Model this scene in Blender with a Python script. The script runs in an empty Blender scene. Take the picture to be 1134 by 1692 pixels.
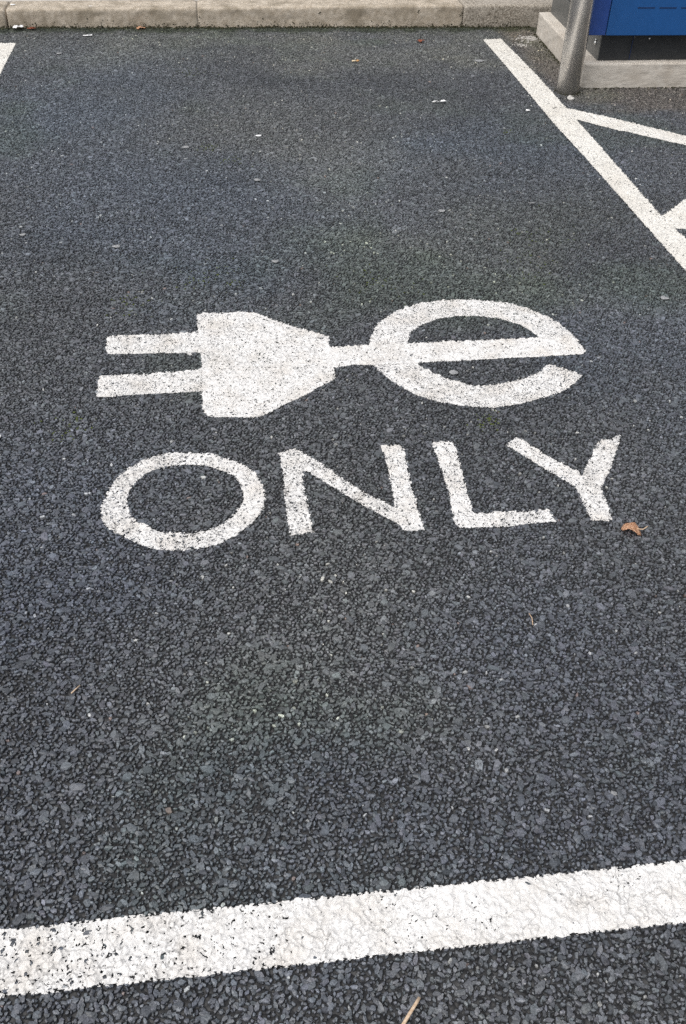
import bpy, bmesh, math, random
import numpy as np
from mathutils import Vector, Matrix

# ------------------------------------------------------------------ camera, sky, sun, exposure
scene = bpy.context.scene
col = scene.collection
rng = np.random.default_rng(7)
random.seed(7)

def make_camera():
    p, r, yaw, h = 0.70577, 0.034704, -0.140451, 1.35
    cy, sy = math.cos(yaw), math.sin(yaw)
    f0 = Vector((-sy, cy, 0)); r0 = Vector((cy, sy, 0)); up = Vector((0, 0, 1))
    fw = f0 * math.cos(p) - up * math.sin(p)
    u = f0 * math.sin(p) + up * math.cos(p)
    rt = r0 * math.cos(r) + u * math.sin(r)
    u2 = -r0 * math.sin(r) + u * math.cos(r)
    cd = bpy.data.cameras.new('camera')
    cd.sensor_fit = 'VERTICAL'; cd.sensor_height = 36.0
    cd.lens = 1550 / 1692 * 36.0
    cd.clip_start = 0.02; cd.clip_end = 500
    co = bpy.data.objects.new('camera', cd)
    m = Matrix((rt, u2, -fw)).transposed().to_4x4()
    m.translation = Vector((0, 0, h))
    co.matrix_world = m
    col.objects.link(co)
    scene.camera = co
make_camera()

SUN_EL, SUN_AZ = math.radians(60), math.radians(-125)     # azimuth from +Y towards +X
w = bpy.data.worlds.new('World'); scene.world = w; w.use_nodes = True
nt = w.node_tree
bg = nt.nodes['Background']; bg.inputs['Strength'].default_value = 0.15
sky = nt.nodes.new('ShaderNodeTexSky'); sky.sky_type = 'NISHITA'; sky.sun_disc = False
sky.sun_elevation = SUN_EL; sky.sun_rotation = SUN_AZ
sky.air_density = 1.0; sky.dust_density = 4.0; sky.ozone_density = 1.0
hs = nt.nodes.new('ShaderNodeHueSaturation'); hs.inputs['Saturation'].default_value = 0.30
nt.links.new(sky.outputs[0], hs.inputs['Color']); nt.links.new(hs.outputs[0], bg.inputs['Color'])
sd = bpy.data.lights.new('sun', 'SUN'); sd.energy = 1.5; sd.angle = math.radians(60); sd.color = (1, 0.965, 0.91)
so = bpy.data.objects.new('sun', sd); col.objects.link(so)
dv = Vector((math.sin(SUN_AZ) * math.cos(SUN_EL), math.cos(SUN_AZ) * math.cos(SUN_EL), math.sin(SUN_EL)))
so.rotation_euler = dv.to_track_quat('Z', 'Y').to_euler(); so.location = dv * 20
scene.view_settings.view_transform = 'Standard'; scene.view_settings.look = 'None'
scene.view_settings.exposure = 0.2; scene.view_settings.gamma = 1.0
scene.view_settings.use_curve_mapping = False
scene.render.engine = 'CYCLES'
scene.cycles.max_bounces = 6
scene.cycles.use_denoising = False

# ------------------------------------------------------------------ helpers
def tag(o, label=None, cat=None, group=None, kind=None):
    if label: o['label'] = label
    if cat: o['category'] = cat
    if group: o['group'] = group
    if kind: o['kind'] = kind
    return o

def link(name, me, mat=None, parent=None, smooth=False):
    o = bpy.data.objects.new(name, me)
    col.objects.link(o)
    if mat is not None: me.materials.append(mat)
    if parent is not None: o.parent = parent
    if smooth: me.polygons.foreach_set('use_smooth', np.ones(len(me.polygons), dtype=bool))
    return o

def empty(name, loc=(0, 0, 0), rz=0):
    o = bpy.data.objects.new(name, None); o.location = loc; o.rotation_euler = (0, 0, rz)
    o.empty_display_size = 0.05
    col.objects.link(o); return o

def mesh_np(name, verts, loops, sizes):
    """a mesh from flat numpy arrays"""
    me = bpy.data.meshes.new(name)
    me.vertices.add(len(verts)); me.vertices.foreach_set('co', np.ascontiguousarray(verts, np.float32).ravel())
    me.loops.add(len(loops)); me.loops.foreach_set('vertex_index', np.ascontiguousarray(loops, np.int32))
    me.polygons.add(len(sizes))
    st = np.concatenate(([0], np.cumsum(sizes)[:-1])).astype(np.int32)
    me.polygons.foreach_set('loop_start', st)
    me.update(calc_edges=True)
    me.polygons.foreach_set('use_smooth', np.zeros(len(sizes), dtype=bool))
    return me

def bm_obj(name, bm, mat, parent=None, smooth=False):
    me = bpy.data.meshes.new(name)
    bmesh.ops.recalc_face_normals(bm, faces=bm.faces)
    bm.to_mesh(me); bm.free()
    return link(name, me, mat, parent, smooth)

def add_hexa(bm, bot, top):
    """a block from 4 bottom and 4 top corners (counter-clockwise)"""
    v = [bm.verts.new(p) for p in list(bot) + list(top)]
    bm.faces.new([v[3], v[2], v[1], v[0]]); bm.faces.new(v[4:8])
    for i in range(4):
        j = (i + 1) % 4
        bm.faces.new([v[i], v[j], v[4 + j], v[4 + i]])
    return v

def add_box(bm, x0, x1, y0, y1, z0, z1):
    q = [(x0, y0), (x1, y0), (x1, y1), (x0, y1)]
    return add_hexa(bm, [(x, y, z0) for x, y in q], [(x, y, z1) for x, y in q])

def bevel(bm, w=0.004, seg=2):
    bmesh.ops.bevel(bm, geom=list(bm.edges), offset=w, segments=seg, affect='EDGES', profile=0.6)

def _hash(ix, iy, s):
    n = (ix.astype(np.int64) * 374761393 + iy.astype(np.int64) * 668265263 + s * 974634777) & 0x7fffffff
    n = ((n ^ (n >> 13)) * 1274126177) & 0x7fffffff
    n = n ^ (n >> 16)
    return (n & 0xffff) / 65535.0

def vnoise(x, y, scale, seed=0):
    """smooth value noise 0..1 ; scale = cells per metre"""
    x = np.asarray(x, float) * scale + 1000; y = np.asarray(y, float) * scale + 1000
    ix, iy = np.floor(x), np.floor(y); fx, fy = x - ix, y - iy
    fx = fx * fx * (3 - 2 * fx); fy = fy * fy * (3 - 2 * fy)
    ix = ix.astype(np.int64); iy = iy.astype(np.int64)
    a = _hash(ix, iy, seed); b = _hash(ix + 1, iy, seed); c = _hash(ix, iy + 1, seed); d = _hash(ix + 1, iy + 1, seed)
    return (a * (1 - fx) + b * fx) * (1 - fy) + (c * (1 - fx) + d * fx) * fy

def fbm(x, y, scale, seed=0, octv=3):
    t = 0; amp = 1; tot = 0
    for k in range(octv):
        t = t + amp * vnoise(x, y, scale * 2 ** k, seed + 17 * k); tot += amp; amp *= 0.5
    return t / tot

def N(nt, typ, **kw):
    n = nt.nodes.new(typ)
    for k, v in kw.items():
        if hasattr(n, k): setattr(n, k, v)
        else: n.inputs[k].default_value = v
    return n

def new_mat(name, base=(0.5, 0.5, 0.5), rough=0.6, metal=0.0, spec=0.5):
    m = bpy.data.materials.new(name); m.use_nodes = True
    b = m.node_tree.nodes['Principled BSDF']
    b.inputs['Base Color'].default_value = (*base, 1); b.inputs['Roughness'].default_value = rough
    b.inputs['Metallic'].default_value = metal; b.inputs['Specular IOR Level'].default_value = spec
    return m, m.node_tree, b

def noise_mat(name, c0, c1, scale, rough=0.6, metal=0.0, spec=0.5, bump=0.0, bscale=None, detail=6, c2=None, scale2=3, f2=0.5, lo=0.35, hi=0.65):
    """two colours mixed by a fine noise, a third one laid over in large soft stains"""
    m, nt, b = new_mat(name, c0, rough, metal, spec)
    g = N(nt, 'ShaderNodeNewGeometry')
    n1 = N(nt, 'ShaderNodeTexNoise', Scale=scale, Detail=detail)
    nt.links.new(g.outputs['Position'], n1.inputs['Vector'])
    r = N(nt, 'ShaderNodeValToRGB'); r.color_ramp.elements[0].position = lo; r.color_ramp.elements[1].position = hi
    r.color_ramp.elements[0].color = (*c0, 1); r.color_ramp.elements[1].color = (*c1, 1)
    nt.links.new(n1.outputs['Fac'], r.inputs['Fac'])
    out = r.outputs['Color']
    if c2 is not None:
        n2 = N(nt, 'ShaderNodeTexNoise', Scale=scale2, Detail=5)
        nt.links.new(g.outputs['Position'], n2.inputs['Vector'])
        mr = N(nt, 'ShaderNodeMapRange'); mr.inputs['From Min'].default_value = 0.45; mr.inputs['From Max'].default_value = 0.7
        mr.inputs['To Max'].default_value = f2
        nt.links.new(n2.outputs['Fac'], mr.inputs['Value'])
        mx = N(nt, 'ShaderNodeMix', data_type='RGBA')
        nt.links.new(mr.outputs[0], mx.inputs[0]); nt.links.new(out, mx.inputs[6]); mx.inputs[7].default_value = (*c2, 1)
        out = mx.outputs[2]
    nt.links.new(out, b.inputs['Base Color'])
    if bump:
        n3 = N(nt, 'ShaderNodeTexNoise', Scale=bscale or scale, Detail=8)
        nt.links.new(g.outputs['Position'], n3.inputs['Vector'])
        bp = N(nt, 'ShaderNodeBump', Strength=bump, Distance=0.004)
        nt.links.new(n3.outputs['Fac'], bp.inputs['Height']); nt.links.new(bp.outputs[0], b.inputs['Normal'])
    return m

# ------------------------------------------------------------------ materials
def asphalt_sheet_mat():
    m, nt, b = new_mat('asphalt binder', (0.03, 0.03, 0.032), 0.6)
    g = N(nt, 'ShaderNodeNewGeometry')
    v = N(nt, 'ShaderNodeTexVoronoi', Scale=105.0); nt.links.new(g.outputs['Position'], v.inputs['Vector'])
    sep = N(nt, 'ShaderNodeSeparateColor'); nt.links.new(v.outputs['Color'], sep.inputs[0])
    r = N(nt, 'ShaderNodeValToRGB'); cr = r.color_ramp
    cr.elements[0].color = (0.010, 0.010, 0.011, 1); cr.elements[1].color = (0.03, 0.031, 0.033, 1)
    nt.links.new(sep.outputs[0], r.inputs['Fac']); nt.links.new(r.outputs['Color'], b.inputs['Base Color'])
    bp = N(nt, 'ShaderNodeBump', Strength=0.8, Distance=0.004); bp.invert = True
    nt.links.new(v.outputs['Distance'], bp.inputs['Height']); nt.links.new(bp.outputs[0], b.inputs['Normal'])
    return m

def chip_mat():
    m, nt, b = new_mat('stone chippings', (0.07, 0.07, 0.075), 0.5)
    a = N(nt, 'ShaderNodeAttribute', attribute_name='tint')
    g = N(nt, 'ShaderNodeNewGeometry')
    n = N(nt, 'ShaderNodeTexNoise', Scale=420.0, Detail=4); nt.links.new(g.outputs['Position'], n.inputs['Vector'])
    mr = N(nt, 'ShaderNodeMapRange'); mr.inputs['From Min'].default_value = 0.3; mr.inputs['From Max'].default_value = 0.72
    mr.inputs['To Min'].default_value = 0.5; mr.inputs['To Max'].default_value = 1.45
    nt.links.new(n.outputs['Fac'], mr.inputs['Value'])
    mx = N(nt, 'ShaderNodeVectorMath', operation='SCALE')
    nt.links.new(a.outputs['Color'], mx.inputs[0]); nt.links.new(mr.outputs[0], mx.inputs['Scale'])
    nt.links.new(mx.outputs[0], b.inputs['Base Color'])
    bp = N(nt, 'ShaderNodeBump', Strength=0.5, Distance=0.0012)
    nt.links.new(n.outputs['Fac'], bp.inputs['Height']); nt.links.new(bp.outputs[0], b.inputs['Normal'])
    b.inputs['Roughness'].default_value = 0.46; b.inputs['Specular IOR Level'].default_value = 0.55
    return m

M = {}
M['sheet'] = asphalt_sheet_mat()
M['chips'] = chip_mat()
M['paint'] = noise_mat('white road paint', (0.66, 0.65, 0.635), (0.775, 0.765, 0.75), 90, rough=0.62, spec=0.35, bump=0.35, bscale=500,
                       c2=(0.60, 0.565, 0.52), scale2=13, f2=0.7)
M['paint_warm'] = noise_mat('warm white road paint', (0.66, 0.64, 0.595), (0.77, 0.75, 0.70), 60, rough=0.65, spec=0.35, bump=0.35, bscale=400,
                            c2=(0.60, 0.565, 0.50), scale2=5, f2=0.6)  # slightly warmer white, for the side and hatching lines
for k_ in ('paint', 'paint_warm'):
    nt = M[k_].node_tree; b = nt.nodes['Principled BSDF']; src = b.inputs['Base Color'].links[0].from_socket
    a_ = N(nt, 'ShaderNodeAttribute', attribute_name='soil')
    v_ = N(nt, 'ShaderNodeVectorMath', operation='SCALE'); nt.links.new(src, v_.inputs[0]); nt.links.new(a_.outputs['Fac'], v_.inputs['Scale']); nt.links.new(v_.outputs[0], b.inputs['Base Color'])
M['kerb'] = noise_mat('kerb concrete', (0.36, 0.305, 0.235), (0.56, 0.495, 0.41), 45, rough=0.85, spec=0.25, bump=1.0, bscale=230,
                      c2=(0.22, 0.185, 0.135), scale2=10, f2=0.8, lo=.3, hi=.7)
M['kerb_worn'] = noise_mat('worn kerb concrete', (0.16, 0.135, 0.105), (0.46, 0.42, 0.36), 110, rough=0.9, spec=0.2, bump=1.0, bscale=150,
                           c2=(0.42, 0.38, 0.33), scale2=5, f2=0.6)
M['plinth'] = noise_mat('plinth concrete', (0.52, 0.475, 0.415), (0.63, 0.585, 0.52), 40, rough=0.85, spec=0.25, bump=0.5, bscale=200,
                        c2=(0.42, 0.365, 0.30), scale2=7, f2=0.6)
M['paving'] = noise_mat('paving', (0.42, 0.39, 0.35), (0.52, 0.49, 0.45), 80, rough=0.9, spec=0.2, bump=0.5, bscale=200)
M['grime'] = noise_mat('mossy grime', (0.022, 0.024, 0.013), (0.055, 0.052, 0.03), 200, rough=0.95, spec=0.1)
M['blue'] = noise_mat('blue enamel', (0.012, 0.085, 0.27), (0.014, 0.092, 0.29), 30, rough=0.38, bump=0.06, bscale=700)
M['blue_reflect'] = noise_mat('blue enamel reflect tint', (0.020, 0.064, 0.26), (0.023, 0.070, 0.28), 30, rough=0.38, bump=0.06, bscale=700)  # same enamel; hue shift from the strip's angled reflection put into the colour
M['slot'] = new_mat('dark slot', (0.004, 0.018, 0.07), 0.7)[0]
M['grey_metal'] = noise_mat('grey coated steel', (0.085, 0.088, 0.085), (0.11, 0.112, 0.108), 25, rough=0.42, bump=0.05, bscale=500)
M['shaded_metal'] = noise_mat('shaded coated steel', (0.016, 0.018, 0.02), (0.024, 0.026, 0.028), 25, rough=0.45, bump=0.05, bscale=500)  # base front darker than its sky-lit side: shade put into the colour
M['bright'] = new_mat('bright screw', (0.75, 0.75, 0.73), 0.3, 1.0)[0]
M['leaf'] = noise_mat('dry leaf', (0.56, 0.30, 0.165), (0.76, 0.50, 0.34), 150, rough=0.7, spec=0.3, bump=0.5, bscale=300)
M['leaf_red'] = noise_mat('red brown leaf', (0.28, 0.085, 0.045), (0.42, 0.15, 0.09), 120, rough=0.7, spec=0.3)
M['leaf_stem'] = new_mat('leaf stem', (0.55, 0.40, 0.27), 0.7)[0]
M['twig'] = noise_mat('dry stalk', (0.44, 0.31, 0.20), (0.60, 0.47, 0.35), 300, rough=0.7)
M['paper'] = noise_mat('white scrap', (0.74, 0.74, 0.74), (0.86, 0.86, 0.86), 120, rough=0.6)
M['butt'] = noise_mat('butt paper', (0.62, 0.50, 0.33), (0.72, 0.60, 0.42), 250, rough=0.7)
M['butt_end'] = noise_mat('filter paper', (0.58, 0.30, 0.10), (0.66, 0.38, 0.16), 250, rough=0.7)
M['gum'] = noise_mat('trodden gum', (0.20, 0.205, 0.21), (0.33, 0.335, 0.34), 160, rough=0.75, spec=0.3)
M['pale'] = noise_mat('pale stone', (0.45, 0.44, 0.41), (0.66, 0.64, 0.60), 150, rough=0.8)
M['stain'] = noise_mat('mortar splash', (0.30, 0.285, 0.26), (0.46, 0.44, 0.41), 120, rough=0.85)
M['moss'] = noise_mat('moss', (0.05, 0.065, 0.02), (0.09, 0.11, 0.035), 300, rough=0.95, spec=0.1)
def steel_mat():
    m, nt, b = new_mat('brushed stainless steel', (0.74, 0.71, 0.67), 0.30, 0.85)
    b.inputs['Anisotropic'].default_value = 0.85; b.inputs['Anisotropic Rotation'].default_value = 0.25
    tg = N(nt, 'ShaderNodeTangent', direction_type='RADIAL', axis='Z'); nt.links.new(tg.outputs[0], b.inputs['Tangent'])
    tc = N(nt, 'ShaderNodeTexCoord')
    n2 = N(nt, 'ShaderNodeTexNoise', Scale=9.0, Detail=6); nt.links.new(tc.outputs['Object'], n2.inputs['Vector'])
    r = N(nt, 'ShaderNodeValToRGB'); r.color_ramp.elements[0].position = 0.35; r.color_ramp.elements[1].position = 0.6
    r.color_ramp.elements[0].color = (0.76, 0.72, 0.67, 1); r.color_ramp.elements[1].color = (0.84, 0.81, 0.77, 1)
    nt.links.new(n2.outputs['Fac'], r.inputs['Fac']); nt.links.new(r.outputs['Color'], b.inputs['Base Color'])
    return m
M['steel'] = steel_mat()

# ------------------------------------------------------------------ the asphalt: a sheet to the horizon, and the stone chippings bedded in it
KERB_Y = 5.745
def ground():
    s = 120.0
    me = bpy.data.meshes.new('asphalt')
    me.from_pydata([(-s, -s, -0.0045), (s, -s, -0.0045), (s, s, -0.0045), (-s, s, -0.0045)], [], [(0, 1, 2, 3)])
    tag(link('asphalt', me, M['sheet']), kind='structure')
ground()

# paler, darker and bluish areas of the bay: centre, radii, and how they change the stone colour
PATCHES = [(0.35, 3.95, .50, .45, .34, .31, .20), (1.0, 3.75, .45, .38, -.04, .06, .18), (-0.25, 3.2, .55, .55, .00, .08, .20), (-0.75, 4.3, .5, .6, -.06, .04, .16),
           (0.35, 4.72, .38, .16, -.25, -.24, -.22), (1.33, 4.40, .20, .30, -.22, -.22, -.20), (0.9, 2.95, .45, .25, .12, .14, .02), (0.2, 1.25, .35, .35, .12, .11, .06),
           (-0.5, 1.3, .28, .5, -.16, -.11, .02), (0.75, 1.05, .25, .35, -.16, -.14, -.07), (0.15, 0.72, .9, .20, -.16, -.12, -.04), (0.75, 5.2, .9, .28, .34, .30, .16), (-0.6, 5.2, .6, .28, .20, .22, .18),
           (-0.1, 2.65, .5, .16, -.08, .0, .04), (1.2, 2.2, .25, .5, -.10, -.05, .03)]
def tint_at(x, y):
    """large faint patches of the surface: bluish and greenish areas, brown dust by the plinth"""
    v = 0.74 + 0.52 * fbm(x, y, 1.7, 3, 4)
    c = np.stack([v, v, v], 1)
    wx = x + (fbm(x, y, 2.2, 201, 3) - .5) * .9; wy = y + (fbm(x, y, 2.2, 207, 3) - .5) * .9
    for (mx, my, rx, ry, cr_, cg_, cb_) in PATCHES:
        g = np.exp(-(((wx - mx) / rx) ** 2 + ((wy - my) / ry) ** 2))[:, None]
        c *= 1 + g * np.array([cr_, cg_, cb_])
    green = np.clip((fbm(x, y, 2.3, 77, 3) - 0.58) * 5, 0, 1)
    c *= 1 + green[:, None] * np.array([-0.06, 0.02, -0.12])
    # dry brown dust beyond the hatching, round bollard and plinth
    edge = (y - (4.32 - (x - 1.58) * 0.55)) * 3.0 + (fbm(x, y, 6, 5, 3) - 0.5) * 2.2
    dust = np.clip(edge, 0, 1) * np.clip((x - 1.56) * 12, 0, 1)
    c *= 1 + dust[:, None] * np.array([0.42, 0.22, 0.02])
    # paler, warmer tone towards the foot of the kerb
    far_pale = np.clip((y - 5.05 + (fbm(x, y, 4, 9, 3) - 0.5) * 1.2) * 1.4, 0, 1)
    c *= 1 + far_pale[:, None] * np.array([0.24, 0.22, 0.10])
    kerb_dark = np.clip((y - 5.62 + (fbm(x, y, 12, 19, 3) - 0.5) * 0.16) * 14, 0, 1)  # darker, slightly greener band along the foot of the kerb
    c *= 1 - 0.62 * kerb_dark[:, None] * np.array([0.95, 0.85, 1.05])
    return c

def scatter(n, ylo=0.2, yhi=KERB_Y + 0.03):
    """points over the visible trapezium with a margin to both sides"""
    ys, xs = [], []
    tot = 0
    while tot < n:
        k = int((n - tot) * 2.2) + 100
        y = rng.uniform(ylo, yhi, k); x = rng.uniform(-2.0, 3.6, k)
        t = (y - 0.2) / 5.5
        ok = (x > -0.95 - 0.95 * t) & (x < 1.15 + 2.35 * t)
        xs.append(x[ok]); ys.append(y[ok]); tot += ok.sum()
    return np.concatenate(xs)[:n], np.concatenate(ys)[:n]
def trap_area(y0, y1):
    f = lambda y: 2.1 + 3.3 * (y - 0.2) / 5.5
    return (f(y0) + f(y1)) / 2 * (y1 - y0)

def lattice(sp, y0, y1):
    """a shaken hexagonal lattice over the same area: stones packed side by side"""
    ys = np.arange(y0, y1, sp * 0.866); xs = np.arange(-2.0, 3.6, sp)
    X, Y = np.meshgrid(xs, ys); X[::2] += sp / 2
    X = (X + rng.normal(0, .19 * sp, X.shape)).ravel(); Y = (Y + rng.normal(0, .19 * sp, Y.shape)).ravel()
    t = (Y - 0.2) / 5.5
    ok = (X > -0.95 - 0.95 * t) & (X < 1.15 + 2.35 * t) & (Y < KERB_Y + 0.03)
    return X[ok], Y[ok]
CH = dict(x=[], y=[], r=[], z=[], k=[])
x, y = lattice(0.0084, 0.2, 5.78); n = len(x)
r = np.clip(rng.lognormal(math.log(0.00325), 0.31, n), 0.0020, 0.0072)
for a_, b_ in zip(('x', 'y', 'r', 'z', 'k'), (x, y, r, rng.normal(-0.0003, 0.0007, n), np.zeros(n))): CH[a_].append(b_)
n = int(230 * trap_area(0.2, 5.7)); x, y = scatter(n, 0.2, 5.75)          # scattered larger stones
for a_, b_ in zip(('x', 'y', 'r', 'z', 'k'), (x, y, rng.uniform(.0062, .0095, n), rng.normal(0.0004, 0.0005, n), np.zeros(n))): CH[a_].append(b_)
n = int(19000 * trap_area(0.2, 2.5)); x, y = scatter(n, 0.2, 2.5)         # grit in the gaps
for a_, b_ in zip(('x', 'y', 'r', 'z', 'k'), (x, y, rng.uniform(.0008, .0022, n), rng.normal(-0.0014, 0.0007, n), np.ones(n))): CH[a_].append(b_)
cx, cy, cr, cz, ck = (np.concatenate(CH[k]) for k in 'xyrzk')
n = len(cx); K = 6
ang = (np.arange(K)[None] + rng.uniform(-0.36, 0.36, (n, K))) * 2 * np.pi / K
rad = cr[:, None] * rng.uniform(0.72, 1.12, (n, K))
ax = rad * np.cos(ang) * rng.uniform(1.0, 1.55, n)[:, None]; ay = rad * np.sin(ang) * rng.uniform(0.64, 1.0, n)[:, None]
ph = rng.uniform(0, 2 * np.pi, n)[:, None]
px = ax * np.cos(ph) - ay * np.sin(ph); py = ax * np.sin(ph) + ay * np.cos(ph)
tx = np.clip(rng.normal(0, 0.10, n), -.3, .3); ty = np.clip(rng.normal(0, 0.10, n), -.3, .3)
cz = np.clip(cz, -0.0036, 0.0016)
topz = cz[:, None] + tx[:, None] * px + ty[:, None] * py + rng.normal(0, 0.0004, (n, K))
V = np.empty((n, 2 * K + 1, 3), np.float32)
V[:, :K, 0] = cx[:, None] + px; V[:, :K, 1] = cy[:, None] + py; V[:, :K, 2] = topz
sk = rng.uniform(1.18, 1.5, n)[:, None]
V[:, K:2 * K, 0] = cx[:, None] + px * sk; V[:, K:2 * K, 1] = cy[:, None] + py * sk; V[:, K:2 * K, 2] = -0.007
V[:, 2 * K, 0] = cx + rng.normal(0, .15, n) * cr; V[:, 2 * K, 1] = cy + rng.normal(0, .15, n) * cr; V[:, 2 * K, 2] = cz + np.abs(rng.normal(0, .0006, n))
k = np.arange(K); k1 = (k + 1) % K
tri = np.stack([np.full(K, 2 * K), k, k1], 1).ravel()
quad = np.stack([k, k + K, k1 + K, k1], 1).ravel()
loops = np.concatenate([tri, quad])
L = (loops[None] + (np.arange(n) * (2 * K + 1))[:, None]).ravel()
sizes = np.tile(np.concatenate([np.full(K, 3), np.full(K, 4)]), n)
me = mesh_np('chippings', V.reshape(-1, 3), L, sizes)
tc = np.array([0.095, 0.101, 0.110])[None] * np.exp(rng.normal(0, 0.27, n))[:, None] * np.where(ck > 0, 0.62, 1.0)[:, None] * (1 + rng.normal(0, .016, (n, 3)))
u = rng.random(n)
rare = np.clip(fbm(cx, cy, 2.5, 91, 2) * 2, 0.3, 2)
pal = (u < 0.0065 * rare) & (cr < 0.0052)
tc[pal] = np.array([0.42, 0.42, 0.40]) * rng.uniform(0.4, 1.25, pal.sum())[:, None]
pk = (u > 0.9993); tc[pk] = np.array([0.19, 0.145, 0.13]) * rng.uniform(0.6, 1.3, pk.sum())[:, None]
tc = tc * tint_at(cx, cy)
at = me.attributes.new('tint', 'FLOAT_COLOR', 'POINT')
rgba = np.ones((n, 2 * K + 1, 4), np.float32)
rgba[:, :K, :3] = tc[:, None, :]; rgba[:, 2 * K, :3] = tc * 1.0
rgba[:, K:2 * K, :3] = tc[:, None, :] * 0.06 + np.array([0.007, 0.007, 0.0075])     # bitumen flanks near black: shade outlining each stone put into the colour
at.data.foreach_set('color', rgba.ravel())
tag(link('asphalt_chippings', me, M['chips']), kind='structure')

# ------------------------------------------------------------------ road paint, draped over the chippings
def raster(x0, x1, y0, y1, res):
    """heights of the chippings on a fine grid, and which chip lies on top"""
    xs = np.arange(x0, x1, res); ys = np.arange(y0, y1, res)
    HZ = np.full((len(ys), len(xs)), -0.0040, np.float32); HI = np.full(HZ.shape, -1, np.int32)
    m = 0.014
    for i in np.flatnonzero((cx > x0 - m) & (cx < x1 + m) & (cy > y0 - m) & (cy < y1 + m)):
        qx, qy = px[i] * 1.08, py[i] * 1.08
        i0 = max(0, int((cx[i] + qx.min() - x0) / res)); i1 = min(len(xs), int((cx[i] + qx.max() - x0) / res) + 2)
        j0 = max(0, int((cy[i] + qy.min() - y0) / res)); j1 = min(len(ys), int((cy[i] + qy.max() - y0) / res) + 2)
        if i1 <= i0 or j1 <= j0: continue
        GX, GYY = np.meshgrid(xs[i0:i1] - cx[i], ys[j0:j1] - cy[i])
        q2x, q2y = np.roll(qx, -1), np.roll(qy, -1)
        ins = np.all((q2x - qx)[:, None, None] * (GYY[None] - qy[:, None, None]) - (q2y - qy)[:, None, None] * (GX[None] - qx[:, None, None]) >= 0, 0)
        z = cz[i] + tx[i] * GX + ty[i] * GYY
        sub = HZ[j0:j1, i0:i1]; up = ins & (z > sub)
        sub[up] = z[up]; HI[j0:j1, i0:i1][up] = i
    return xs, ys, HZ, HI
WORN = rng.random(n)                                   # chips with a low number lose their paint first

def seg_dist(X, Y, poly):
    """signed distance (negative inside) of points to the outline of poly"""
    P = np.asarray(poly, float); Qv = np.roll(P, -1, 0)
    d = np.full(X.shape, 1e9); ins = np.zeros(X.shape, bool)
    for (x0, y0), (x1, y1) in zip(P, Qv):
        ex, ey = x1 - x0, y1 - y0
        t = np.clip(((X - x0) * ex + (Y - y0) * ey) / (ex * ex + ey * ey + 1e-12), 0, 1)
        d = np.minimum(d, np.hypot(X - x0 - t * ex, Y - y0 - t * ey))
        cr_ = ((y0 > Y) != (y1 > Y)) & (X < (x1 - x0) * (Y - y0) / (y1 - y0 + 1e-15) + x0)
        ins ^= cr_
    return np.where(ins, -d, d)

def blur(a, r):
    k = np.pad(a, r, mode='edge')
    c = np.cumsum(np.cumsum(np.pad(k, ((1, 0), (1, 0))).astype(np.float64), 0), 1)
    s = 2 * r + 1
    return ((c[s:, s:] - c[:-s, s:] - c[s:, :-s] + c[:-s, :-s]) / (s * s)).astype(np.float32)

def smooth_loop(poly, it=1):
    P = np.asarray(poly, float)
    for _ in range(it):
        Qv = np.roll(P, -1, 0); P = np.stack([P * 0.75 + Qv * 0.25, P * 0.25 + Qv * 0.75], 1).reshape(-1, 2)
    return P

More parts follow.
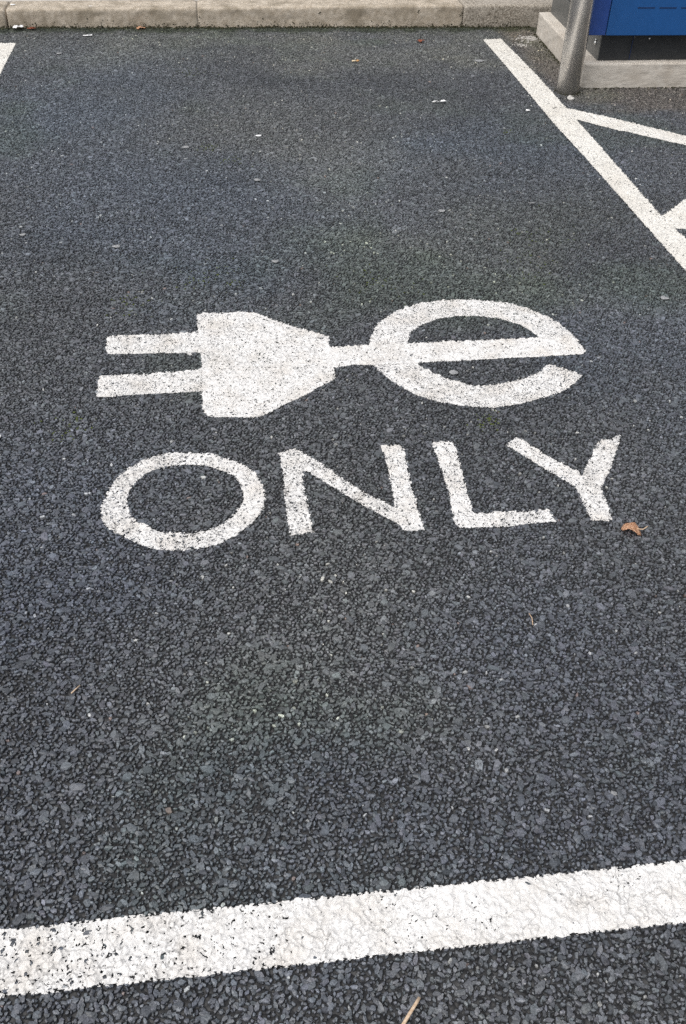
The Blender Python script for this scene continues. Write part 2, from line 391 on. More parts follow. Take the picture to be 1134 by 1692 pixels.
def paint(name, outer, mat, inner=None, wear=0.02, voids=0.1, thick=0.0006, fill=1, ragged=0.0022, lift=0.0, cracks=0.0, wear_fn=None, parent=None, seed=0, res=0.002):
    """a coat of paint lying on the chippings: it follows their tops, misses deep gaps, and is worn off some stones"""
    P = np.asarray(outer, float)
    m = 0.012
    xs, ys, raw, idx = raster(P[:, 0].min() - m, P[:, 0].max() + m, P[:, 1].min() - m, P[:, 1].max() + m, res)
    X, Y = np.meshgrid(xs, ys)
    D = seg_dist(X, Y, outer)
    if inner is not None: D = np.maximum(D, -seg_dist(X, Y, inner))
    k_ = max(1, int(round(0.003 / res)))
    soft = blur(raw, 2 * k_)
    z = np.maximum(raw, soft)
    for _ in range(fill - 1): z = np.maximum(z, blur(z, k_))
    z = blur(z, k_ // 2 + 1) * 0.5 + z * 0.5
    z = np.maximum(z, raw) + thick + lift
    rag = (fbm(X, Y, 110, 11 + seed, 3) - 0.5) * 2 * ragged + np.clip((raw + 0.001) * 0.8, -0.0022, 0.0012)
    keep = D < rag
    f = wear_fn(X, Y) if wear_fn is not None else 1.0
    wr = wear * f * np.clip(2.2 * fbm(X, Y, 12, 23 + seed, 3) - 0.1, 0, 2)
    big = (idx >= 0) & (ck[np.maximum(idx, 0)] == 0)
    keep &= ~(big & (WORN[np.maximum(idx, 0)] < wr) & (fbm(X, Y, 230, 31 + seed, 2) > 0.36))
    vm = np.clip(voids * np.minimum(f, 2.0) * (2.4 * fbm(X, Y, 16, 53 + seed, 2) - 0.3), 0, 0.8)
    keep &= ~((soft - raw > 0.0007) & (fbm(X, Y, 240, 61 + seed, 2) < 0.24 + 0.5 * vm) & (vm > 0.01))
    grey = 1 - np.clip((soft - raw - 0.0003) / 0.0016, 0, 1) * (0.05 + 0.38 * np.clip(vm * 3 + fbm(X, Y, 20, 83 + seed, 2) - .45, 0, 1))      # dirt lodged in the pits
    grey *= 1 - 0.20 * np.clip((vnoise(X, Y, 380, 87 + seed) - 0.70) * 5, 0, 1) * np.clip(fbm(X, Y, 9, 89 + seed, 3) * 2.2 - 0.5, 0, 1)
    if cracks:
        wx = X + (fbm(X, Y, 30, 301 + seed, 3) - .5) * .035; wy = Y + (fbm(X, Y, 30, 307 + seed, 3) - .5) * .035
        for sc_, lv, w_, sd_ in ((9, 0.5, 0.0008, 313), (13, 0.52, 0.0007, 331), (19, 0.47, 0.0007, 351), (27, 0.5, 0.0006, 357)):
            f_ = fbm(wx, wy, sc_, sd_ + seed, 2); gy_, gx_ = np.gradient(f_, res)
            c_ = np.abs(f_ - lv) / (np.hypot(gx_, gy_) + 1.5) < w_ * cracks * (0.5 + fbm(X, Y, 30, sd_, 2))
            c_ &= fbm(X, Y, 26, sd_ + 30 + seed, 2) > 0.48
            grey = np.where(c_, grey * 0.72, grey)
        pin = vnoise(X, Y, 420, 371 + seed) * (0.75 + 0.25 * fbm(X, Y, 20, 377, 2))
        grey *= 1 - 0.5 * np.clip((pin - 0.74) * 9, 0, 1)
    kq = keep[:-1, :-1]
    h_, w_ = X.shape
    ids = np.arange(h_ * w_).reshape(h_, w_)
    q = np.stack([ids[:-1, :-1][kq], ids[:-1, 1:][kq], ids[1:, 1:][kq], ids[1:, :-1][kq]], 1)
    used, inv = np.unique(q, return_inverse=True)
    co = np.stack([X.ravel()[used], Y.ravel()[used], z.ravel()[used]], 1)
    me = mesh_np(name, co, inv.ravel(), np.full(len(q), 4))
    at = me.attributes.new('soil', 'FLOAT', 'POINT'); at.data.foreach_set('value', grey.ravel()[used].astype(np.float32))
    return link(name, me, mat, parent, smooth=True)

# outlines of the markings on the ground, in metres
S = {
 'prong1': [(-0.351, 2.38), (-0.349, 2.314), (-0.341, 2.283), (-0.194, 2.277), (-0.133, 2.274), (-0.118, 2.257), (-0.112, 2.274), (-0.067, 2.274), (-0.066, 2.383), (-0.102, 2.384), (-0.209, 2.383), (-0.318, 2.384)],
 'prong2': [(-0.355, 2.17), (-0.358, 2.102), (-0.354, 2.074), (-0.338, 2.071), (-0.247, 2.077), (-0.091, 2.077), (-0.061, 2.076), (-0.06, 2.192), (-0.09, 2.189), (-0.137, 2.182), (-0.232, 2.177), (-0.305, 2.177)],
 'body': [(-0.1, 2.495), (-0.1, 2.386), (-0.09, 2.269), (-0.087, 2.194), (-0.089, 2.077), (-0.085, 1.987), (-0.074, 1.966), (-0.063, 1.96), (0.036, 1.949), (0.064, 1.953), (0.113, 1.993), (0.179, 2.041), (0.267, 2.114), (0.267, 2.127), (0.266, 2.155), (0.266, 2.276), (0.271, 2.335), (0.255, 2.347), (0.142, 2.424), (0.064, 2.489), (0.029, 2.498), (-0.006, 2.492), (-0.056, 2.495)],
 'bar': [(0.251, 2.275), (0.266, 2.275), (0.362, 2.279), (0.38, 2.28), (0.488, 2.28), (0.597, 2.282), (0.711, 2.282), (0.868, 2.286), (0.969, 2.292), (0.985, 2.226), (0.985, 2.203), (0.969, 2.185), (0.84, 2.181), (0.719, 2.179), (0.652, 2.176), (0.559, 2.176), (0.496, 2.174), (0.376, 2.172), (0.315, 2.176), (0.273, 2.167), (0.248, 2.168)],
 'ring_up': [(0.376, 2.264), (0.378, 2.28), (0.389, 2.321), (0.412, 2.384), (0.444, 2.429), (0.501, 2.479), (0.572, 2.516), (0.647, 2.528), (0.731, 2.527), (0.814, 2.507), (0.889, 2.46), (0.946, 2.391), (0.976, 2.305), (0.983, 2.256), (0.968, 2.251), (0.867, 2.272), (0.871, 2.287), (0.859, 2.324), (0.835, 2.364), (0.775, 2.406), (0.725, 2.421), (0.669, 2.426), (0.603, 2.415), (0.548, 2.381), (0.514, 2.348), (0.504, 2.33), (0.49, 2.281), (0.486, 2.256)],
 'ring_low': [(0.368, 2.194), (0.376, 2.172), (0.387, 2.139), (0.422, 2.074), (0.463, 2.022), (0.512, 1.984), (0.563, 1.963), (0.601, 1.953), (0.655, 1.944), (0.726, 1.955), (0.802, 1.982), (0.86, 2.005), (0.904, 2.043), (0.937, 2.082), (0.862, 2.144), (0.851, 2.139), (0.83, 2.112), (0.786, 2.083), (0.721, 2.06), (0.664, 2.05), (0.624, 2.052), (0.576, 2.085), (0.538, 2.117), (0.509, 2.152), (0.496, 2.174), (0.492, 2.194)],
 'O_out': [(-0.162, 1.822), (-0.086, 1.813), (-0.026, 1.788), (0.025, 1.744), (0.047, 1.694), (0.053, 1.638), (0.047, 1.594), (0.024, 1.553), (-0.026, 1.502), (-0.071, 1.478), (-0.127, 1.473), (-0.194, 1.479), (-0.256, 1.528), (-0.295, 1.559), (-0.313, 1.609), (-0.305, 1.669), (-0.283, 1.737), (-0.238, 1.788), (-0.198, 1.812)],
 'O_in': [(-0.127, 1.77), (-0.078, 1.762), (-0.038, 1.737), (-0.011, 1.714), (0.002, 1.666), (0.002, 1.625), (-0.017, 1.581), (-0.053, 1.544), (-0.098, 1.529), (-0.156, 1.531), (-0.196, 1.549), (-0.237, 1.581), (-0.253, 1.62), (-0.255, 1.665), (-0.245, 1.704), (-0.211, 1.749), (-0.175, 1.767)],
 'N': [(0.092, 1.797), (0.125, 1.814), (0.142, 1.807), (0.2, 1.736), (0.238, 1.682), (0.29, 1.619), (0.339, 1.577), (0.342, 1.635), (0.344, 1.766), (0.341, 1.804), (0.391, 1.807), (0.395, 1.791), (0.39, 1.663), (0.39, 1.579), (0.391, 1.497), (0.389, 1.491), (0.345, 1.492), (0.339, 1.515), (0.317, 1.536), (0.271, 1.583), (0.217, 1.646), (0.154, 1.721), (0.146, 1.721), (0.142, 1.673), (0.146, 1.611), (0.147, 1.557), (0.15, 1.506), (0.098, 1.499), (0.096, 1.586), (0.096, 1.677), (0.096, 1.776)],
 'L': [(0.465, 1.806), (0.474, 1.814), (0.522, 1.811), (0.522, 1.795), (0.517, 1.69), (0.511, 1.537), (0.682, 1.537), (0.689, 1.495), (0.559, 1.487), (0.466, 1.493), (0.461, 1.515), (0.468, 1.608), (0.47, 1.708)],
 'Y': [(0.645, 1.785), (0.681, 1.81), (0.699, 1.797), (0.745, 1.723), (0.791, 1.669), (0.797, 1.651), (0.839, 1.715), (0.877, 1.779), (0.931, 1.797), (0.944, 1.803), (0.938, 1.785), (0.893, 1.703), (0.873, 1.667), (0.828, 1.605), (0.817, 1.49), (0.807, 1.484), (0.766, 1.493), (0.769, 1.6), (0.761, 1.618), (0.682, 1.732)],
}
def lbl(o, label, cat='road marking', group=None): return tag(o, label, cat, group)

sym = empty('plug_symbol', (0, 0, 0))
lbl(sym, 'white painted electric plug joined by its cable to a large letter e, above the word')
paint('plug_prong', S['prong1'], M['paint'], wear=0.004, voids=0.04, parent=sym, seed=1)
paint('plug_prong', S['prong2'], M['paint'], wear=0.004, voids=0.04, parent=sym, seed=2)
paint('plug_body', S['body'], M['paint'], wear=0.008, voids=0.06, lift=0.0004, parent=sym, seed=3)
er = empty('letter_e'); er.parent = sym
paint('upper_bowl', S['ring_up'], M['paint'], wear=0.006, voids=0.06, parent=er, seed=4)
paint('lower_bowl', S['ring_low'], M['paint'], wear=0.008, voids=0.06, parent=er, seed=5)
paint('cable_bar', S['bar'], M['paint'], wear=0.004, voids=0.04, lift=0.0008, parent=sym, seed=6)

G_ONLY = 'painted letters of the word ONLY'
lbl(paint('painted_letter', smooth_loop(S['O_out']), M['paint'], inner=smooth_loop(S['O_in']), wear=0.022, voids=0.10, seed=7,
          wear_fn=lambda X, Y: np.where(X < -0.03, 1.3, 0.35)), 'round white letter O, first of the painted word', 'road marking', G_ONLY)
lbl(paint('painted_letter', S['N'], M['paint'], wear=0.03, voids=0.09, seed=8, wear_fn=lambda X, Y: np.where((X > 0.335) | (Y < 1.56), 0.35, 1.5)),
    'white letter N with worn diagonal, between the O and the L', 'road marking', G_ONLY)
lbl(paint('painted_letter', S['L'], M['paint'], wear=0.022, voids=0.08, seed=9, wear_fn=lambda X, Y: np.where(Y > 1.58, 0.4, 1.6)),
    'white letter L, between the N and the Y', 'road marking', G_ONLY)
lbl(paint('painted_letter', S['Y'], M['paint'], wear=0.015, voids=0.09, seed=10, wear_fn=lambda X, Y: np.where((Y > 1.62) & (X > 0.79), 1.6, 0.4)),
    'white letter Y, last of the painted word, beside the brown leaf', 'road marking', G_ONLY)

G_LINE = 'white painted bay lines'
def wob(pts): return pts
lbl(paint('painted_line', [(-1.5, 0.590), (1.75, 0.595), (1.75, 0.689), (-1.5, 0.687)], M['paint'], wear=0.030, voids=0.07, thick=0.0010, fill=3, ragged=0.0024, cracks=1.0, seed=11, res=0.001,
          wear_fn=lambda X, Y: 0.12 + 6.5 * np.clip((0.05 - X) / 0.44, 0, 1) ** 1.4),
    'thick white cracked line across the near end of the bay', 'road marking', G_LINE)
RL = [(1.456, 0.70), (1.47, 2.67), (1.462, 3.69), (1.452, 4.07), (1.458, 4.76), (1.46, 5.0), (1.458, 5.48)]
RR = [(1.567, 5.49), (1.578, 4.79), (1.577, 4.52), (1.566, 3.66), (1.558, 3.08), (1.571, 2.9), (1.566, 0.70)]
lbl(paint('painted_line', RL + RR, M['paint_warm'], wear=0.005, voids=0.04, thick=0.0014, fill=2, seed=12),
    'long white line along the right side of the bay, passing the steel bollard', 'road marking', G_LINE)
lbl(paint('painted_line', [(-1.132, 0.70), (-1.030, 0.70), (-1.024, 4.9), (-1.028, 5.435), (-1.133, 5.43)], M['paint_warm'], wear=0.005, voids=0.04, thick=0.0014, fill=2, seed=13),
    'white line at the left edge, ending just short of the dark open kerb joint', 'road marking', G_LINE)
lbl(paint('painted_line', [(1.562, 4.150), (1.562, 4.312), (1.60, 4.28), (1.713, 4.188), (1.989, 3.917), (2.24, 3.67), (2.17, 3.58), (1.941, 3.801), (1.735, 3.985), (1.722, 3.985)],
          M['paint_warm'], wear=0.005, voids=0.04, thick=0.0014, fill=2, lift=0.0004, seed=14),
    'narrow white hatching line running off diagonally below the bollard', 'road marking', G_LINE)
lbl(paint('painted_line', [(1.555, 3.095), (1.58, 3.118), (1.714, 3.252), (2.13, 3.668), (2.22, 3.578), (1.78, 3.10), (1.66, 2.983), (1.61, 2.983), (1.555, 2.990)],
          M['paint_warm'], wear=0.008, voids=0.05, thick=0.0014, fill=2, lift=0.0003, seed=15),
    'stub of a white hatching line branching off at the right edge', 'road marking', G_LINE)

# ------------------------------------------------------------------ kerb and footway
def kerb(x0, x1, h0, h1, mat, label, seed, rough=0.0022):
    r = 0.016
    prof = [(0.0, -0.03), (0.001, 0.0), (0.002, 0.02), (0.0035, 0.05)]
    prof = [(0.0, -0.03), (0.001, 0.01), (0.002, 0.03), (0.003, 0.05), (0.004, 0.065), 'r']
    nx = max(4, int((x1 - x0) / 0.012))
    xs = np.linspace(x0, x1, nx)
    bm = bmesh.new(); rows = []
    for i, x in enumerate(xs):
        t = (x - x0) / (x1 - x0); h = h0 + (h1 - h0) * t
        pts = [(0.0, -0.03)] + [(0.0045 * s, (h - r) * s) for s in np.linspace(0.0, 1, 9)]
        for a in (0.25, 0.5, 0.75, 1.0):
            pts.append((0.0045 + r * (1 - math.cos(a * math.pi / 2)), h - r + r * math.sin(a * math.pi / 2)))
        pts += [(d, h + 0.001 * d) for d in (0.035, 0.06, 0.09, 0.12, 0.15, 0.185)] + [(0.19, h - 0.006), (0.19, -0.03)]
        row = []
        for j, (d, z) in enumerate(pts):
            e = min(i, nx - 1 - i)
            ch = 0.004 * max(0, 1 - e / 2.0)
            a_ = (float(fbm(x * 1.0 + seed, z + d, 30, seed, 3)) - 0.5) * 2 * rough + (float(vnoise(x + seed, z + d, 140, seed + 5)) - 0.5) * rough
            dent = max(0.0, float(vnoise(x + seed, 3 * (z + d), 22, seed + 9)) - 0.84) * 0.03 if 3 < j < 14 else 0
            if d < 0.03: row.append(bm.verts.new((x, KERB_Y + d + a_ + ch * 0.6 + dent, z - (ch if z > 0.05 else 0) + (a_ * 0.5 if z > 0.02 else 0))))
            else: row.append(bm.verts.new((x, KERB_Y + d, z + a_ * 0.5 - ch)))
        rows.append(row)
    for a, b in zip(rows[:-1], rows[1:]):
        for j in range(len(a) - 1): bm.faces.new([a[j], b[j], b[j + 1], a[j + 1]])
    bm.faces.new(rows[0][::-1]); bm.faces.new(rows[-1])
    return tag(bm_obj('kerb_stone', bm, mat, smooth=True), label, 'kerb stone', 'kerb stones along the footway')
kerb(-4.2, -1.118, 0.086, 0.091, M['kerb'], 'leftmost kerb stone, cut off beyond the dark open joint', 3)
kerb(-1.108, -0.0915, 0.091, 0.098, M['kerb'], 'beige kerb stone from the dark open joint to the fine joint', 31)
kerb(-0.0900, 1.400, 0.098, 0.113, M['kerb'], 'long tan kerb stone in the middle with two small dark pits', 57)
kerb(1.404, 4.4, 0.113, 0.116, M['kerb_worn'], 'weathered speckled grey kerb stone running behind the blue machine', 83, 0.003)
bm = bmesh.new()
xs = np.linspace(-40, 40, 2)
add_box(bm, -60, 60, KERB_Y + 0.197, 60, -0.03, 0.088)
tag(bm_obj('footway', bm, M['paving']), kind='structure')

def clumps(name, mat, pts, label=None, kind=None, cat=None):
    """many small irregular lumps as one object"""
    bm = bmesh.new()
    for (x, y, z, r, fl) in pts:
        m_ = Matrix.Translation((x, y, z)) @ Matrix.Rotation(random.uniform(0, 6.28), 4, 'Z') @ Matrix.Diagonal((r * random.uniform(.8, 1.6), r, r * fl, 1))
        g = bmesh.ops.create_icosphere(bm, subdivisions=1, radius=1, matrix=m_)
        for v in g['verts']: v.co += Vector((random.gauss(0, .15), random.gauss(0, .15), random.gauss(0, .12))) * r
    o = bm_obj(name, bm, mat)
    return tag(o, label, cat, kind=kind)
pts = []
for k_ in range(2600):
    x = random.uniform(-2.4, 1.80); d = abs(random.gauss(0, 0.011)) * (0.5 + 1.2 * float(fbm(x, 0, 6, 3, 2)))
    pts.append((x, KERB_Y + 0.002 - d, 0.001 + random.uniform(0, .006) * (d < .006), random.uniform(.0015, .005), .6))
for k_ in range(500):
    x = random.uniform(-2.4, 1.78); d = abs(random.gauss(0, 0.012)) * float(fbm(x, 1, 8, 8, 2))
    pts.append((x, KERB_Y + 0.0015, 0.006 + d * 1.6, random.uniform(.0015, .004), .8))
for (x, z, r_, k__) in ((0.585, 0.072, .004, 10), (1.145, 0.080, .004, 12), (-0.62, 0.03, .003, 8), (1.39, 0.06, .006, 16), (-0.08, 0.05, .004, 8)):     # grit lodged in pits and joints of the kerb face
    for k_ in range(k__): pts.append((random.gauss(x, r_), KERB_Y + 0.0035 + z * .01, random.gauss(z, r_ * 1.3), random.uniform(.0015, .0035), .7))
clumps('gutter_moss', M['grime'], pts, kind='stuff')
pts = []
for k_ in range(500):
    t = random.random(); s_ = random.choice((0, 0, 1))
    if s_ == 0: x, y = 1.738 + .055 * t - abs(random.gauss(0, .012)), 4.60 + t * 1.0
    else: x, y = 1.74 + t * .8, 4.60 - abs(random.gauss(0, .01))
    pts.append((x, y, 0.001, random.uniform(.0015, .004), .6))
for k_ in range(70):
    a = random.uniform(0, 6.28); d = .0535 + abs(random.gauss(.001, .005)); pts.append((1.652 + d * math.cos(a), 4.546 + d * math.sin(a), .001, random.uniform(.0015, .0035), .6))
clumps('plinth_grit', M['grime'], pts, kind='stuff')
# moss tufts between the stones of the bay
pts = []
for (mx, my, s_, c_) in ((-0.05, 3.87, .05, 60), (0.05, 3.72, .06, 30), (-0.06, 2.72, .12, 70), (0.47, 2.66, .12, 50), (1.05, 2.95, .16, 60), (0.63, 1.89, .04, 40), (-0.42, 1.95, .07, 40), (-0.12, 4.9, .1, 50), (1.22, 4.0, .03, 25), (0.95, 2.75, .12, 50), (-0.30, 2.55, .07, 40)):
    for k_ in range(c_): pts.append((random.gauss(mx, s_ * .5), random.gauss(my, s_ * .5), -0.0005, random.uniform(.0014, .0034), .45))
clumps('moss', M['moss'], pts, kind='stuff')

# ------------------------------------------------------------------ plinth, machine, bollard
def slab(fl, fr, br, bl, z0, z1, bw, mat, name, parent=None, cuts=0, disp=0.0, smooth=False):
    bm = bmesh.new()
    add_hexa(bm, [(*p, z0) for p in (fl, fr, br, bl)], [(*p, z1) for p in (fl, fr, br, bl)])
    bevel(bm, bw, 2)
    if cuts:
        bmesh.ops.subdivide_edges(bm, edges=[e for e in bm.edges if e.calc_length() > 0.08], cuts=cuts, use_grid_fill=True)
        for v in bm.verts:
            a_ = (float(fbm(v.co.x + v.co.z, v.co.y + v.co.z * 2, 18, 5, 3)) - .5) * 2 * disp
            v.co += Vector((a_, a_, a_ * .5))
    return bm_obj(name, bm, mat, parent, smooth)
o = slab((1.742, 4.598), (2.60, 4.612), (2.655, 5.625), (1.797, 5.610), -0.03, 0.109, 0.007, M['plinth'], 'concrete_plinth', cuts=24, disp=0.0025)
tag(o, 'pale cast concrete plinth carrying the blue machine', 'plinth')

mach = empty('ticket_machine', (2.16, 5.1, 0.109))
tag(mach, 'blue and grey roadside machine standing on the concrete plinth', 'machine')
def mloc(o):
    o.matrix_parent_inverse = mach.matrix_basis.inverted(); return o
FL, FR, BR, BL = (1.813, 4.652), (2.50, 4.668), (2.545, 5.61), (1.859, 5.593)
mloc(slab(FL, FR, BR, BL, 0.1065, 0.232, 0.003, M['grey_metal'], 'base', mach))
mloc(slab((1.816, 4.6495), (2.497, 4.6655), (2.497, 4.669), (1.816, 4.6535), 0.112, 0.226, 0.0008, M['shaded_metal'], 'base_front_panel', mach))
mloc(slab(FL, FR, BR, BL, 0.2325, 1.62, 0.008, M['grey_metal'], 'cabinet', mach))
mloc(slab((1.70, 4.612), (1.8130, 4.612), (1.8130, 4.646), (1.70, 4.650), 0.230, 1.66, 0.003, M['blue_reflect'], 'side_strip', mach))
mloc(slab((2.486, 4.612), (2.60, 4.612), (2.60, 4.650), (2.486, 4.650), 0.230, 1.66, 0.003, M['blue_reflect'], 'side_strip', mach))
door = mloc(slab((1.8170, 4.610), (2.482, 4.610), (2.482, 4.6475), (1.8170, 4.6455), 0.230, 1.66, 0.0025, M['blue'], 'door', mach))
mloc(slab((1.68, 4.60), (2.62, 4.60), (2.62, 5.62), (1.68, 5.62), 1.662, 1.70, 0.01, M['blue_reflect'], 'roof', mach))
bm = bmesh.new()
for i in range(5): add_box(bm, 1.944 + i * .105, 2.027 + i * .105, 4.6085, 4.6105, 0.3455, 0.3495)
mloc(bm_obj('vent_slots', bm, M['slot'], mach))
bm = bmesh.new()
add_box(bm, 1.969, 1.9715, 4.6488, 4.651, 0.114, 0.224); mloc(bm_obj('panel_seam', bm, M['slot'], mach))
def disc(name, mat, loc, r, dirv, parent, d=0.004):
    bm = bmesh.new(); bmesh.ops.create_cone(bm, cap_ends=True, segments=20, radius1=r, radius2=r * .8, depth=d)
    q = Vector(dirv).to_track_quat('Z', 'Y').to_matrix().to_4x4()
    bmesh.ops.transform(bm, matrix=Matrix.Translation(loc) @ q, verts=bm.verts)
    return mloc(bm_obj(name, bm, mat, parent, True))
disc('screw', M['bright'], (2.051, 4.650, 0.208), 0.0055, (0, -1, 0), mach, .006)
disc('screw', M['bright'], (1.9765, 4.650, 0.214), 0.002, (0, -1, 0), mach, .004)
bm = bmesh.new()
for (z, r, sx) in ((0.186, .0045, 1.3), (0.172, .008, 1.1)):
    bmesh.ops.create_uvsphere(bm, u_segments=14, v_segments=10, radius=1, matrix=Matrix.Translation((1.812, 4.715, z)) @ Matrix.Diagonal((r * .9, r, r * sx, 1)))
mloc(bm_obj('lock', bm, M['bright'], mach, True))

def lathe(bm, prof, cx_, cy_, seg=48):
    rings = []
    for (r, z) in prof:
        rings.append([bm.verts.new((cx_ + r * math.cos(2 * math.pi * i / seg), cy_ + r * math.sin(2 * math.pi * i / seg), z)) for i in range(seg)])
    for a, b in zip(rings[:-1], rings[1:]):
        for i in range(seg): bm.faces.new([a[i], a[(i + 1) % seg], b[(i + 1) % seg], b[i]])
    bm.faces.new(rings[0][::-1]); bm.faces.new(rings[-1])
bo = empty('bollard', (1.652, 4.546, 0.0))
tag(bo, 'brushed stainless steel bollard beside the plinth and right bay line', 'bollard')
bm = bmesh.new(); lathe(bm, [(0.0535, -0.05), (0.0535, 0.985), (0.0525, 0.99)], 0, 0); bm_obj('post', bm, M['steel'], bo, True)
bm = bmesh.new(); lathe(bm, [(0.0535, 0.9915), (0.0535, 0.996), (0.050, 1.003), (0.036, 1.011), (0.018, 1.014), (0.004, 1.0145)], 0, 0); bm_obj('cap', bm, M['steel'], bo, True)

# ------------------------------------------------------------------ litter
def leaf(name, loc, size, mat, label, curl=0.9, rz=0.0, stem=True, lobes=5, cat='leaf', lift=0.002, dome=0.0):
    """a dry leaf: a lobed blade curled over itself, with ribs, and a bent stalk"""
    root = empty(name, loc, rz); tag(root, label, cat, 'fallen leaves')
    bm = bmesh.new(); R_, A_ = 7, 40
    rings = []
    for i in range(1, R_ + 1):
        ring = []
        for j in range(A_):
            a = 2 * math.pi * j / A_
            edge = 0.80 + 0.20 * math.cos(lobes * a) + 0.05 * math.sin(13 * a + 1) + random.uniform(-.05, .05) * (i == R_)
            r = size * i / R_ * (0.55 + 0.45 * edge if i < R_ else edge)
            x, y = r * math.cos(a), 0.8 * r * math.sin(a)
            u_ = y / (size * 0.8)
            th = u_ * curl * 1.7
            yy = math.sin(th) / (curl * 1.7) * size * .8; zz = (1 - math.cos(th)) * -size * 0.42 - dome * size * (x / size) ** 2
            zz += 0.10 * size * math.sin(x / size * 4.2 + 1.2) * (0.4 + abs(u_)) + 0.03 * size * math.cos(8 * a) * (i / R_)
            ring.append(bm.verts.new((x, yy, zz)))
        rings.append(ring)
    c = bm.verts.new((0, 0, 0))
    for j in range(A_): bm.faces.new([c, rings[0][j], rings[0][(j + 1) % A_]])
    for a_, b_ in zip(rings[:-1], rings[1:]):
        for j in range(A_): bm.faces.new([a_[j], b_[j], b_[(j + 1) % A_], a_[(j + 1) % A_]])
    zmin = min(v.co.z for v in bm.verts)
    for v in bm.verts: v.co.z -= zmin - lift * .3
    top = c.co.z
    bmesh.ops.solidify(bm, geom=bm.faces[:], thickness=0.0006)
    bm_obj('blade', bm, mat, root, True)
    if stem:
        tube('stalk', [(size * .5, 0.05 * size, top * .75), (size * .95, .25 * size, top * .8), (size * 1.05, .5 * size, top * 0.95), (size * 1.12, .75 * size, top * .95)], 0.0011, M['leaf_stem'], root)
    return root

def tube(name, pts, r, mat, parent=None, taper=1.0, flat=1.0):
    bm = bmesh.new(); rings = []; seg = 8
    P = [Vector(p) for p in pts]
    for i, p in enumerate(P):
        t = (P[min(i + 1, len(P) - 1)] - P[max(i - 1, 0)]).normalized()
        s = t.cross(Vector((0, 0, 1))).normalized(); u_ = s.cross(t)
        rr = r * (1 + (taper - 1) * i / max(1, len(P) - 1))
        rings.append([bm.verts.new(p + s * math.cos(2 * math.pi * k_ / seg) * rr + u_ * math.sin(2 * math.pi * k_ / seg) * rr * flat) for k_ in range(seg)])
    for a, b in zip(rings[:-1], rings[1:]):
        for k_ in range(seg): bm.faces.new([a[k_], a[(k_ + 1) % seg], b[(k_ + 1) % seg], b[k_]])
    bm.faces.new(rings[0][::-1]); bm.faces.new(rings[-1])
    return bm_obj(name, bm, mat, parent, True)

def scrap(name, loc, pts, mat, label, cat, group=None, th=0.0012, bend=0.004, rz=0):
    """a thin torn or trodden piece with real thickness, slightly warped"""
    bm = bmesh.new()
    P = smooth_loop(pts, 2)
    vs = [bm.verts.new((x, y, 0)) for x, y in P]
    f = bm.faces.new(vs)
    bmesh.ops.triangulate(bm, faces=[f])
    bmesh.ops.subdivide_edges(bm, edges=bm.edges[:], cuts=2)
    for v in bm.verts: v.co.z = 0.0022 + bend * (float(fbm(v.co.x + loc[0], v.co.y + loc[1], 60, 3, 2)))
    bmesh.ops.solidify(bm, geom=bm.faces[:], thickness=th)
    o = bm_obj(name, bm, mat, None, True); o.location = loc; o.rotation_euler = (0, 0, rz)
    return tag(o, label, cat, group)
def blob(r, k_=9, el=1.0):
    return [(r * el * random.uniform(.75, 1.2) * math.cos(a), r * random.uniform(.75, 1.2) * math.sin(a)) for a in (2 * math.pi * i / k_ for i in range(k_))]

leaf('fallen_leaf', (0.841, 1.448, 0.002), 0.026, M['leaf'], 'curled orange brown leaf lying beside the letter Y', 0.72, rz=-0.75, lobes=3, dome=0.60)
leaf('fallen_leaf', (1.102, 5.430, 0.002), 0.026, M['leaf_red'], 'small reddish leaf near the kerb and the right bay line', 0.6, rz=0.5, stem=False, lobes=3)
leaf('fallen_leaf', (-0.985, 5.712, 0.004), 0.026, M['leaf_red'], 'rust red leaf against the kerb near its dark open joint', 0.5, rz=0.2, stem=False, lobes=4)
leaf('fallen_leaf', (-0.406, 5.716, 0.003), 0.030, M['leaf'], 'flat brown leaf against the middle of the beige kerb stone', 0.3, rz=0.1, stem=False, lobes=3)
G_SC = 'scraps of litter'
scrap('paper_scrap', (-1.055, 5.706, 0.004), blob(.024, 9, 1.3), M['paper'], 'crumpled white scrap at the kerb beside the rust red leaf', 'litter', G_SC, bend=.02)
scrap('paper_scrap', (-0.672, 5.566, 0.001), blob(.013, 8, 2.0), M['paper'], 'small white scrap on asphalt near the beige kerb stone', 'litter', G_SC, bend=.006)
scrap('paper_scrap', (0.998, 4.394, 0.0015), [(-.036, -.007), (-.01, -.004), (.012, .004), (.030, .016), (.037, .012), (.031, .004), (.036, -.004), (.028, -.006), (.016, -.005), (-.005, -.013), (-.034, -.014)], M['paper'],
      'longish torn white scrap in the far right of the bay', 'litter', G_SC, bend=.012)
scrap('paper_scrap', (1.109, 3.227, 0.001), [(-.017, -.003), (.0, .003), (.015, .004), (.016, -.003), (.002, -.005)], M['gum'], 'thin grey scrap above the letter e, towards the right bay line', 'litter', G_SC)
scrap('paper_scrap', (-0.579, 1.908, 0.003), [(-.04, -.02), (-.03, .02), (.0, .018), (.016, .004), (.012, -.008), (-.01, -.014)], M['paper'], 'white paper corner at the left edge beside the plug and the O', 'litter', G_SC, bend=.01)
bt = empty('cigarette_end', (0.697, 5.055, 0.004), 0.12); tag(bt, 'stubbed cigarette end lying in the far part of the bay', 'cigarette end')
tube('paper_tube', [(-.017, 0, .003), (.006, .001, .003)], .0042, M['butt'], bt); tube('filter', [(.0062, .001, .003), (.020, .0015, .0032)], .0043, M['butt_end'], bt)
cp = [(0.79 + (.034 + .004 * math.sin(3 * a)) * math.cos(a), 5.09 + (.06 + .006 * math.sin(2 * a)) * math.sin(a), .0035) for a in np.linspace(0.4, 6.9, 40)]
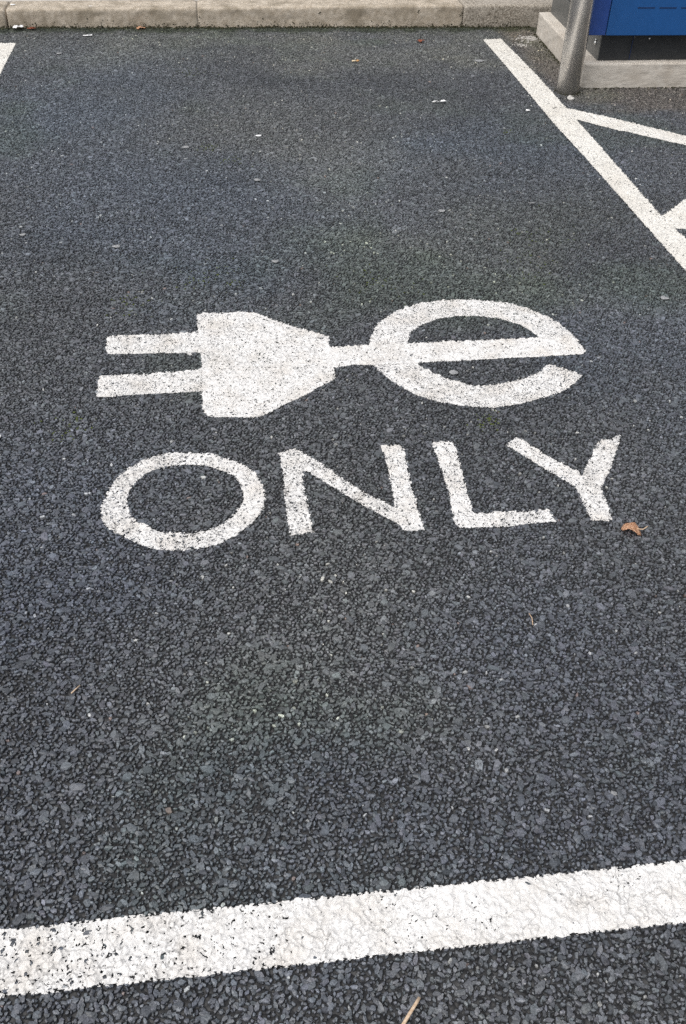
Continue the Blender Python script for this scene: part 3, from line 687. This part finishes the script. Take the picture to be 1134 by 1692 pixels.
tag(tube('string_loop', cp + [(0.83, 5.01, .0035), (0.86, 5.02, .0035)], .0011, M['gum']), 'thin loop of pale string beside the cigarette end', 'string')
tag(tube('dry_stalk', [(0.2045, 0.529, .006), (0.198, 0.521, .007), (0.186, 0.508, .006), (0.160, 0.478, .005)], .0023, M['twig'], taper=1.15, flat=.6), 'flat brown dry stalk at the bottom edge below the thick line', 'stalk', 'dry stalks')
tag(tube('dry_stalk', [(-0.322, 1.111, .003), (-0.315, 1.119, .004), (-0.308, 1.128, .003)], .0012, M['twig']), 'short straw left of centre below the letter O', 'stalk', 'dry stalks')
tag(tube('dry_stalk', [(0.551, 1.195, .003), (0.554, 1.212, .004), (0.552, 1.226, .003)], .0008, M['leaf_stem']), 'hair thin pale straw below the letters L and Y', 'stalk', 'dry stalks')
pb = clumps('pebble', M['pale'], [(1.628, 4.435, .006, .014, .8), (1.641, 4.428, .004, .009, .8)], 'broken pale mortar lump at the foot of the bollard', cat='rubble')
for (mx, my, sx, sy, k__, lab) in ((1.725, 5.50, .055, .05, 130, 'pale crusty mortar splash on asphalt by the plinth corner'), (1.65, 5.37, .04, .025, 40, 'small pale mortar splash between plinth and end of the right bay line')):
    clumps('mortar_splash', M['stain'], [(random.gauss(mx, sx * .55), random.gauss(my, sy * .55), 0.0, random.uniform(.002, .008), .35) for k_ in range(k__)], kind='stuff')
gums = [((-0.144, 3.867), .014, 'pale gum blob beside the far left moss patch'), ((0.156, 3.99), .011, 'small bright gum blob high up in the middle of the bay'),
        ((-0.359, 2.96), .013, 'grey gum blob above the upper plug prong'), ((0.15, 2.817), .011, 'grey gum blob above the plug body'),
        ((-0.672, 3.067), .010, 'small gum blob near the left edge above the plug'), ((0.588, 2.115), .0125, 'round gum blob inside the lower bowl of the letter e'),
        ((1.327, 2.488), .012, 'gum blob to the right of the letter e by the bay line'), ((0.126, 3.508), .013, 'dull flat gum blob in the middle of the bay'),
        ((1.343, 5.065), .022, 'wide dull gum patch near the far end of the right bay line'), ((-0.787, 5.232), .012, 'gum blob near the far end of the left bay line'),
        ((0.769, 3.186), .012, 'gum blob above the letter e in mid bay'), ((1.384, 4.275), .009, 'small gum blob beside the right bay line level with the bollard')]
for (p, r, lab) in gums:
    scrap('chewing_gum', (p[0], p[1], 0.0005), blob(r, 9, 1.15), M['gum'] if r > .0095 and 'bright' not in lab else M['paper'], lab, 'gum', 'trodden gum blobs', bend=.002)
for (x, y) in ((-1.084, 5.838), (-0.673, 5.812)):
    scrap('chewing_gum', (x, y, 0.0915), blob(.013, 9, 1.2), M['paper'], 'white gum blob on the kerb top ' + ('close to the dark open joint' if x < -1 else 'above the small white scrap'), 'gum', 'trodden gum blobs', bend=.001)
